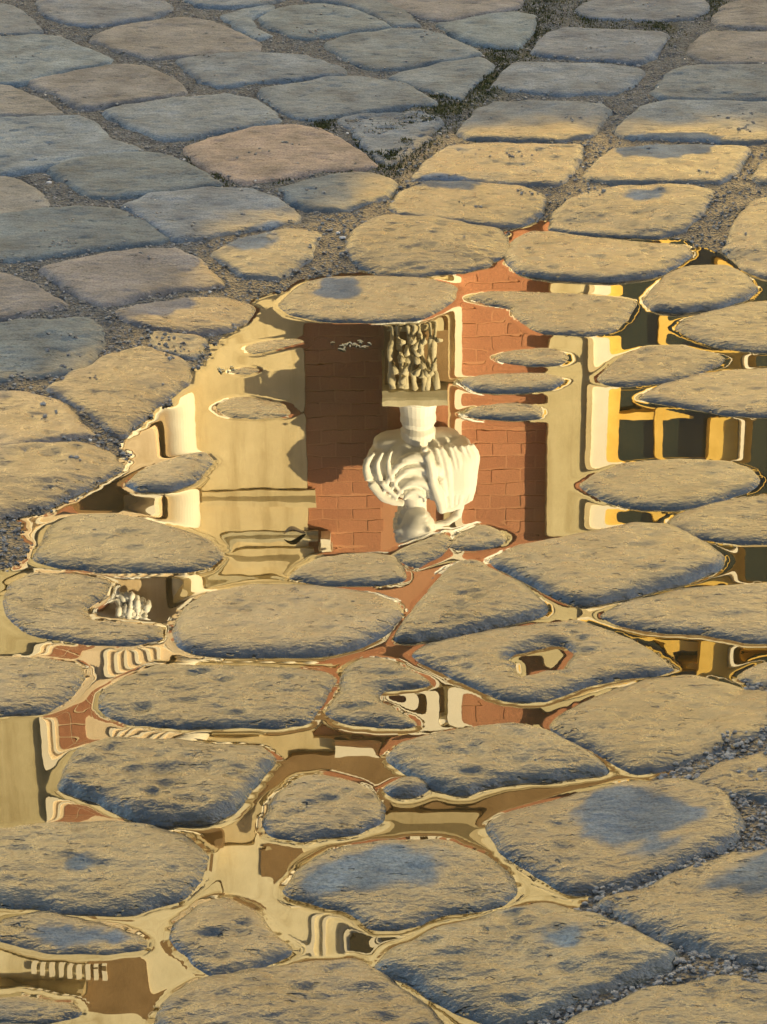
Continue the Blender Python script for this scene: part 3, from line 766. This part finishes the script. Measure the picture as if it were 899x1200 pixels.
# the left bay: engaged column, panelled pier with a brick strip, little pediment
cx, cr = (X_(196)+X_(234))/2, (X_(234)-X_(196))/2
col = MB()
zb_, zt_ = 1.0, Z_(985)
zmid = Z_(762)
prof = [(cr*1.25, .0), (cr*1.25, .5), (cr*1.1, .7), (cr*1.02, .9), (cr, 3), (cr*.98, zmid-1.0), (cr*.95, zmid-.05), (cr*1.22, zmid), (cr*1.25, zmid+.18), (cr*.95, zmid+.24), (cr*.95, zt_)]
col.lathe(cx, D-.12, prof, 36); part(col, 'column', M_WHITE, smooth=False)
bpy.context.view_layer.update()
pier = MB(); pier.box(X_(30), X_(190), D-.20, D+.02, 0, zt_); part(pier, 'pier', M_PEACH)
pe = MB(); pe.box(X_(30), X_(38), D-.24, D-.19, 0, zt_-.01); pe.box(X_(44), X_(47), D-.22, D-.19, 0, zt_-.01)
for xq in (112, 124, 136, 150, 164, 176): pe.box(X_(xq), X_(xq+4), D-.23, D-.19, Z_(745), zt_-.02)
part(pe, 'fluting', M_WHITE)
bs = MB(); z = Z_(690)
while z < zt_-.15:
    bs.box(X_(52), X_(68)-.01, D-.206, D-.19, z, z+bh-gap); bs.box(X_(68), X_(84), D-.206, D-.19, z, z+bh-gap); z += bh
part(bs, 'brick_strip', M_BRICK, kind='stuff')
lw = MB(); lw.box(X_(-160), X_(28), D-.17, D+.02, Z_(650), zt_); part(lw, 'recessed_wall', M_OLIVE)
# window with a raking pediment in the left bay
op = MB(); op.box(X_(88), X_(146), D-.215, D-.19, Z_(420), Z_(612)); opn = part(op, 'niche_opening', M_BROWN)
pk = MB(); pk.box(X_(80), X_(88), D-.27, D-.19, Z_(420), Z_(616)); part(pk, 'niche_jamb', M_BRICK)
sc = MB(); sc.box(X_(150), X_(188), D-.32, D-.19, Z_(430), Z_(556)); part(sc, 'niche_surround', M_PEACH)
pd = MB()
pd.prism([(X_(136), Z_(586)), (X_(186), Z_(560)), (X_(190), Z_(622)), (X_(176), Z_(640)), (X_(146), Z_(622))][::-1], D-.50, D-.19)
part(pd, 'pediment', M_WHITE)
pd = MB()
for t in range(4):
    a = t*9
    pd.prism([(X_(170+a*.6), Z_(735-a)), (X_(178+a*.6), Z_(735-a)), (X_(216+a*.2), Z_(676-a*.4)), (X_(208+a*.2), Z_(672-a*.4))], D-.42-.04*(t % 2), D-.19)
part(pd, 'raking_cornice', M_CREAM)
orn = MB()
for q in range(70):
    a = random.uniform(0, 6.28); rr = random.uniform(0, .16)
    orn.lathe(X_(152)+rr*math.cos(a), D-.30-random.uniform(0, .12), [(.006, Z_(690)+rr*1.2*math.sin(a)-.05), (.026, Z_(690)+rr*1.2*math.sin(a)-.03), (.03, Z_(690)+rr*1.2*math.sin(a)+.01), (.006, Z_(690)+rr*1.2*math.sin(a)+.05)], 8)
part(orn, 'carved_finial', M_MARBLE, smooth=True)
brl = MB(); brl.box(X_(100), X_(140), D-.26, D-.19, Z_(700), Z_(730)); part(brl, 'brick_inset', M_BRICK)
# string courses on the left wall
def cornice(xa, xb, z, h, proj, mat, name='string_course'):
    c = MB(); y = D
    c.profile_x([(y+.01, z), (y-proj*.35, z), (y-proj*.45, z+h*.35), (y-proj*.8, z+h*.5), (y-proj, z+h*.6), (y-proj, z+h), (y+.01, z+h)], xa, xb)
    return part(c, name, mat)
xc = X_(236)
cornice(xc, X_(370), Z_(572), .14, .07, M_CREAM)
cornice(xc, X_(372), Z_(622), .08, .05, M_STONE)
cornice(xc, X_(366), Z_(640), .16, .09, M_CREAM)
cornice(xc, X_(360), Z_(672), .10, .06, M_STONE)
cornice(xc, X_(388), Z_(694), .14, .10, M_CREAM)
br = MB(); br.box(X_(372), X_(388), D-.18, D+.02, Z_(636), Z_(652)); br.box(X_(375), X_(386), D-.13, D+.02, Z_(624), Z_(636)); part(br, 'bracket', M_WHITE)
# balusters above the left bay
bal = MB()
for q, px in enumerate(range(256, 372, 26)):
    x = X_(px); z0_ = Z_(760); 
    o = MB().lathe(x, D-.22, [(.06, z0_), (.06, z0_+.05), (.035, z0_+.08), (.085, z0_+.22), (.04, z0_+.42), (.06, z0_+.46), (.06, z0_+.5)], 14)
    part(o, 'baluster', M_WHITE, smooth=True)
r_ = MB(); r_.box(xc, X_(385), D-.34, D-.1, Z_(760)+.5, Z_(760)+.62); r_.box(xc, X_(385), D-.34, D-.1, Z_(760)-.1, Z_(760)); part(r_, 'balustrade_rail', M_CREAM)
# slotted pilaster between the upper brick panels
up_ = MB(); xs = [X_(q) for q in (474, 488, 498, 513, 524, 541)]
for a, b in ((0, 1), (2, 3), (4, 5)): up_.box(xs[a], xs[b], D-.12, D+.08, Z_(720), ztop_br)
up_.box(xs[1]+.003, xs[2]-.003, D-.10, D+.08, Z_(838), Z_(846)); up_.box(xs[3]+.003, xs[4]-.003, D-.10, D+.08, Z_(838), Z_(846))
part(up_, 'slotted_pilaster', M_WHITE)
dk = MB(); dk.box(xs[0], xs[5], D+.03, D+.07, Z_(720), ztop_br-.01); part(dk, 'slot', M_BROWN)
# cream band, deep brown eave, fascia
cb = MB(); cb.box(X_(385), X_(462), D-.12, D+.02, ztop_br, ztop_br+.12); part(cb, 'panel_lintel', M_WHITE)
z_e = Z_(880); pe_ = .93
xe0, xe1 = X_(300), XR
z_f = Z_(945); sf = MB(); sf.box(xe0, xe1, D-.06, D+.01, z_e, z_f); part(sf, 'frieze', M_BROWN)
for q in range(24):
    x = xe0+.1+q*.36
    if x > X_(400): break
    o = MB().box(x, x+.11, D-.10, D-.0605, z_f-.14, z_f-.003); part(o, 'frieze_bracket', M_BROWN)
fa = MB(); fa.profile_x([(D+.01, z_f), (D-.10, z_f), (D-.14, z_f+.1), (D-.22, z_f+.16), (D-.22, z_f+.34), (D+.01, z_f+.38)], xe0-.02, xe1); part(fa, 'fascia', M_CREAM)
# left cornice returns and the attic storey
cornice(X_(236), xe0-.06, z_e-.10, .45, .5, M_CREAM, 'cornice')
zt2 = zt_
at = MB(); at.box(XL, X_(240), D-.28, D+.01, zt2, zt2+.25); part(at, 'cornice', M_CREAM)
z3 = Z_(1112)
so = MB(); so.box(X_(62), X_(140), D-.06, D+.01, z3, Z_(1178)); so.box(X_(196), X_(226), D-.06, D+.01, Z_(1125), Z_(1178)); so.box(X_(205), X_(246), D-.31, D-.02, Z_(958), Z_(988)); so.box(X_(290), X_(342), D-.05, D+.01, Z_(990), Z_(1022)); part(so, 'attic_panel', M_BROWN)
for q in range(9):
    x = X_(88)-.04-q*.085
    o = MB().box(x, x+.045, D-.10, D-.0605, z3+.16-.012*q, z3+.278-.012*q); part(o, 'dentil', M_WHITE)
fa = MB(); fa.box(XL, X_(60), D-.20, D+.01, z3+.28, z3+.55); part(fa, 'fascia', M_CREAM)
# attic windows (dark openings with pale surrounds)
for px, wpx in ((412, 22), (446, 18), (560, 26), (700, 26), (840, 26), (300, 20)):
    f = MB(); xa, xb = X_(px-wpx/2), X_(px+wpx/2); za, zb = Z_(1092), Z_(1128)
    f.box(xa-.06, xb+.06, D-.1, D+.005, za-.08, zb+.08); fo = part(f, 'attic_window', M_WHITE)
    g = MB(); g.box(xa, xb, D-.13, D-.101, za, zb); part(g, 'opening', M_DARK, fo)
for px in (352, 366, 388, 470, 500, 620, 650, 760, 790):
    f = MB(); f.box(X_(px), X_(px+4), D-.06, D+.01, Z_(1062), Z_(1160)); part(f, 'attic_strip', M_WHITE)
cornice(X_(234), XR, Z_(1185), .5, .5, M_CREAM, 'attic_cornice')
rf = MB(); rf.profile_x([(D-.5, ROOFZ), (D+12, ROOFZ), (D+6, ROOFZ+3)], XL-.3, XR+.3); part(rf, 'roof', M_ROOF)
bd = MB(); bd.box(XL, XR, D+.5, D+12, 0, ROOFZ-.01); part(bd, 'building_body', M_CREAM)

# ------------------------------------------------------------------ pier with acanthus console that carries the bust
DB = D-.72
zs0 = Z_(463, DB)                      # top of the slab = foot of the bust
pr = MB(); pr.box(X_(450, DB)+.02, X_(520, DB), DB-.05, D+.05, 0, zs0-.62); ped = part(pr, 'console_pier', M_OLIVE)
pr = MB(); pr.box(X_(452, DB), X_(520, DB)+.04, DB-.03, D+.05, zs0-.62, zs0-.12); part(pr, 'console_back', M_BROWN)
cons = MB()
xa, xb = X_(458, DB), X_(516, DB)
nl = 7
for q in range(nl):
    x0 = xa+(xb-xa)*q/nl; x1 = xa+(xb-xa)*(q+1)/nl-.012
    pts = []
    for t in np.linspace(0, 1, 12):
        z = zs0-.14-.60*t
        y = DB-.19+.14*t**1.3+.03*math.sin(t*9+q*.9)
        pts.append(((x0+x1)/2+.02*math.sin(4*t+q)*(1 if q % 2 else -1), y, z))
    cons.tube(pts, [max(.012, .5*(x1-x0)*(1.15-.5*t)*(1+.3*math.sin(14*t+q))) for t in np.linspace(0, 1, 12)], 8)
for q in range(22):
    x = random.uniform(xa+.03, xb-.03); t = random.uniform(.05, .75); z = zs0-.16-.5*t
    cons.tube([(x, DB-.22+.14*t, z), (x+random.uniform(-.03, .03), DB-.29+.14*t, z-.04), (x+random.uniform(-.05, .05), DB-.26+.14*t, z-.10)], [.02, .03, .012], 6)
part(cons, 'acanthus_console', M_STONE, smooth=True)
slab = MB(); slab.profile_x([(D, zs0-.12), (DB-.20, zs0-.12), (DB-.24, zs0-.08), (DB-.26, zs0-.05), (DB-.26, zs0), (D, zs0)], X_(452, DB)-.02, X_(520, DB)+.03); part(slab, 'console_slab', M_STONE)

# ------------------------------------------------------------------ the bust
def bust():
    """socle, draped torso, neck and head as one carved figure; local units metres, foot at z=0, facing -y"""
    root = link('bust', None, label='white marble bust in heavy drapery on the palace console, mirrored head down in the puddle', category='statue')
    sp = MB(); sp.lathe(0, 0, [(.20, 0), (.20, .04), (.165, .06), (.15, .16), (.155, .24), (.13, .29), (.15, .33), (.15, .42)], 28); 
    o = sp.build('socle', M_MARBLE, root, smooth=False)
    parts_ = MB()
    def ball(c, r, n1=28, n2=18, p=1.0):
        n = len(parts_.v)
        for a in range(n2+1):
            ph = -math.pi/2+math.pi*a/n2
            for q in range(n1):
                th = 2*math.pi*q/n1
                f = lambda u: math.copysign(abs(u)**p, u)
                parts_.v.append((c[0]+r[0]*f(math.cos(ph))*f(math.cos(th)), c[1]+r[1]*f(math.cos(ph))*f(math.sin(th)), c[2]+r[2]*f(math.sin(ph))))
        for a in range(n2):
            for q in range(n1):
                u = n+a*n1+q; v = n+a*n1+(q+1) % n1; parts_.f.append((u, v, v+n1, u+n1))
    # chest, cape mass over the near shoulder, smaller mass over the far one
    ball((-.02, .0, .66), (.33, .20, .29), p=.8)
    ball((.33, .0, .70), (.20, .19, .27), p=.7)
    ball((-.33, .02, .66), (.15, .16, .20), p=.85)
    ball((0, .06, .47), (.40, .14, .10), p=.6)
    ball((-.03, .03, .88), (.17, .14, .12))
    def fy(x, z):
        return -.225*math.sqrt(max(.0, 1-(abs(x)/.60)**2.4))*math.sqrt(max(.05, 1-((z-.62)/.62)**2))+.02
    def fold(P, rr_, lift=.0, n=16):
        P = np.array(P, float); t = np.linspace(0, len(P)-1, n)
        xs_ = np.interp(t, range(len(P)), P[:, 0]); zs_ = np.interp(t, range(len(P)), P[:, 1])
        for _ in range(2):
            xs_[1:-1] = np.convolve(xs_, [.25, .5, .25], 'valid'); zs_[1:-1] = np.convolve(zs_, [.25, .5, .25], 'valid')
        r_ = np.interp(t, np.linspace(0, len(P)-1, len(rr_)), rr_)
        parts_.tube([(x, fy(x, z)-lift, z) for x, z in zip(xs_, zs_)], list(r_), 9)
    # far shoulder: rolled folds bending from the outer hem up to the neck
    fold([(-.42, .44), (-.50, .56), (-.47, .72), (-.34, .88), (-.16, .94)], [.02, .036, .042, .04, .03], -.006)
    fold([(-.35, .43), (-.40, .56), (-.36, .72), (-.22, .87)], [.018, .028, .032, .022], .004)
    fold([(-.27, .42), (-.30, .56), (-.25, .72), (-.17, .82)], [.016, .024, .026, .016], .006)
    # loose loops of cloth hanging round the chest
    for rx, rz, w in ((.10, .13, .026), (.17, .23, .032), (.24, .35, .026), (.29, .45, .034)):
        fold([(-.06+rx*math.cos(a), .93+rz*math.sin(a)) for a in np.radians(np.linspace(195, 352, 9))], [w*.5, w, w*1.15, w, w*.7], .0)
    # crossing roll with the deep crease beside it
    fold([(.19, 1.02), (.16, .86), (.09, .70), (.07, .50), (.02, .40)], [.045, .05, .04, .045, .03], .035)
    # near shoulder: long falling folds of uneven width
    for x0, x1_, x2, w in ((.23, .20, .16, .022), (.27, .26, .21, .036), (.32, .33, .29, .018), (.36, .37, .33, .030), (.40, .43, .40, .020), (.43, .47, .45, .038), (.47, .51, .51, .022)):
        fold([(x0, .99-.10*max(0, x0-.38)), (x1_, .78), (x2+.02, .56), (x2-.03, .42+.10*max(0, x2-.3))], [w*.9, w, w*1.2, w*.7], -.002-.4*w)
    fold([(.20, 1.03), (.33, 1.01), (.47, .95)], [.05, .055, .04], -.04)
    parts_.lathe(-.03, .02, [(.15, .84), (.125, .92), (.108, 1.0), (.11, 1.14)], 24)
    parts_.tube([(.30, .0, .96), (.40, .02, 1.05), (.37, .03, 1.16), (.27, .04, 1.24), (.13, .05, 1.27)], [.05, .045, .04, .035, .03], 10)
    parts_.v = [(x*.95, y, z) for x, y, z in parts_.v]
    tor = parts_.build('draped_torso', M_MARBLE, root, smooth=True)
    rm = tor.modifiers.new('carve', 'REMESH'); rm.mode = 'VOXEL'; rm.voxel_size = .009; rm.use_smooth_shade = True
    # neck + head, displaced sphere
    n1_, n2_ = 72, 56; V = []; Fc = []
    hz = 1.225
    for i in range(n2_):
        ph = -math.pi/2+math.pi*i/(n2_-1)
        for j in range(n1_):
            th = 2*math.pi*j/n1_
            x, y, z = math.cos(ph)*math.sin(th), -math.cos(ph)*math.cos(th), math.sin(ph)
            def g(x0, z0, sx, sz): return math.exp(-((x-x0)/sx)**2-((z-z0)/sz)**2) if y < .1 else 0
            r_ = 1.0
            X, Y, Zc = x*.155, y*.185, z*.215
            jaw = max(0, -z-.2); X *= 1-.28*jaw
            dY = 0
            dY -= .055*g(0, -.18, .13, .16) + .035*g(0, .02, .09, .20)      # nose
            dY -= .020*g(0, .22, .6, .10)                                  # brow
            dY += .026*g(.36, .06, .17, .10)+.026*g(-.36, .06, .17, .10)   # eye sockets
            dY -= .012*g(.36, .06, .10, .05)+.012*g(-.36, .06, .10, .05)   # eyeballs
            dY -= .016*g(0, -.43, .22, .05)+.014*g(0, -.55, .18, .05)      # lips
            dY += .010*g(0, -.49, .26, .02)
            dY -= .026*g(0, -.80, .30, .14)                                # chin
            hair = float(np.clip((z-.30+.9*y*.6+.35)/.25, 0, 1)) if y > -.6 or z > .42 else 0
            hair = 1.0 if (z > .42 or y > .15) else 0.0
            curl = hair*(.022+.016*math.sin(13*th+6*z)*math.sin(17*z+3*th))
            s_ = 1+curl/.15
            for ex in (1, -1):
                ear = math.exp(-((x-ex*.98)/.12)**2-((z+.0)/.2)**2-((y-.05)/.14)**2); X += ex*.03*ear
            V.append((X*s_, Y*s_+dY, Zc*s_+hz))
    for i in range(n2_-1):
        for j in range(n1_):
            a = i*n1_+j; b = i*n1_+(j+1) % n1_; Fc.append((a, b, b+n1_, a+n1_))
    me = bpy.data.meshes.new('head'); me.from_pydata(V, [], Fc); me.polygons.foreach_set('use_smooth', [True]*len(me.polygons)); me.update()
    hd = link('head', me, M_MARBLE, root); hd.location = (-.03, -.03, .0)
    hd.rotation_euler = (0, 0, .45)
    return root
b = bust()
b.location = (X_(490, DB, 520), DB, zs0+.0)
sB = (Z_(646, DB)-zs0)/1.48
b.scale = (sB, sB, sB)
bk = MB(); bk.box(X_(455, DB), X_(526, DB), DB+.24, D+.05, zs0+.002, Z_(598, DB)); part(bk, 'bust_backing_block', M_BRICK)
b.rotation_euler = (0, 0, .12)

# ------------------------------------------------------------------ tall house behind the camera; its shade lies over the square
hb = link('shading_house', None, label='plain grey town house standing behind the viewer, shading the square', category='building')
hb.location = (14, -9, 0); bpy.context.view_layer.update()
def hpart(mb, name, mat, parent=hb):
    o = mb.build(name, mat, None); o.parent = parent
    if parent == hb: o.matrix_parent_inverse = Matrix.Translation((-14, 9, 0))
    return o
m_ = MB(); m_.box(-10, 38, -20, -9, 0, 15); hpart(m_, 'wall', M_GREYW)
m_ = MB(); m_.profile_x([(-8.7, 15.001), (-20.3, 15.001), (-14.5, 16.2)][::-1], -10.3, 38.3); hpart(m_, 'roof', M_ROOF)
for fl in range(4):
    for q in range(15):
        m_ = MB(); x = -8+q*3.1; z = 1.6+fl*3.4; m_.box(x, x+1.1, -9.0, -8.92, z, z+1.7); wo_ = hpart(m_, 'window', M_WHITE)
        g_ = MB(); g_.box(x+.1, x+1.0, -8.915, -8.9, z+.1, z+1.6); g2 = hpart(g_, 'pane', M_GLASS, wo_)
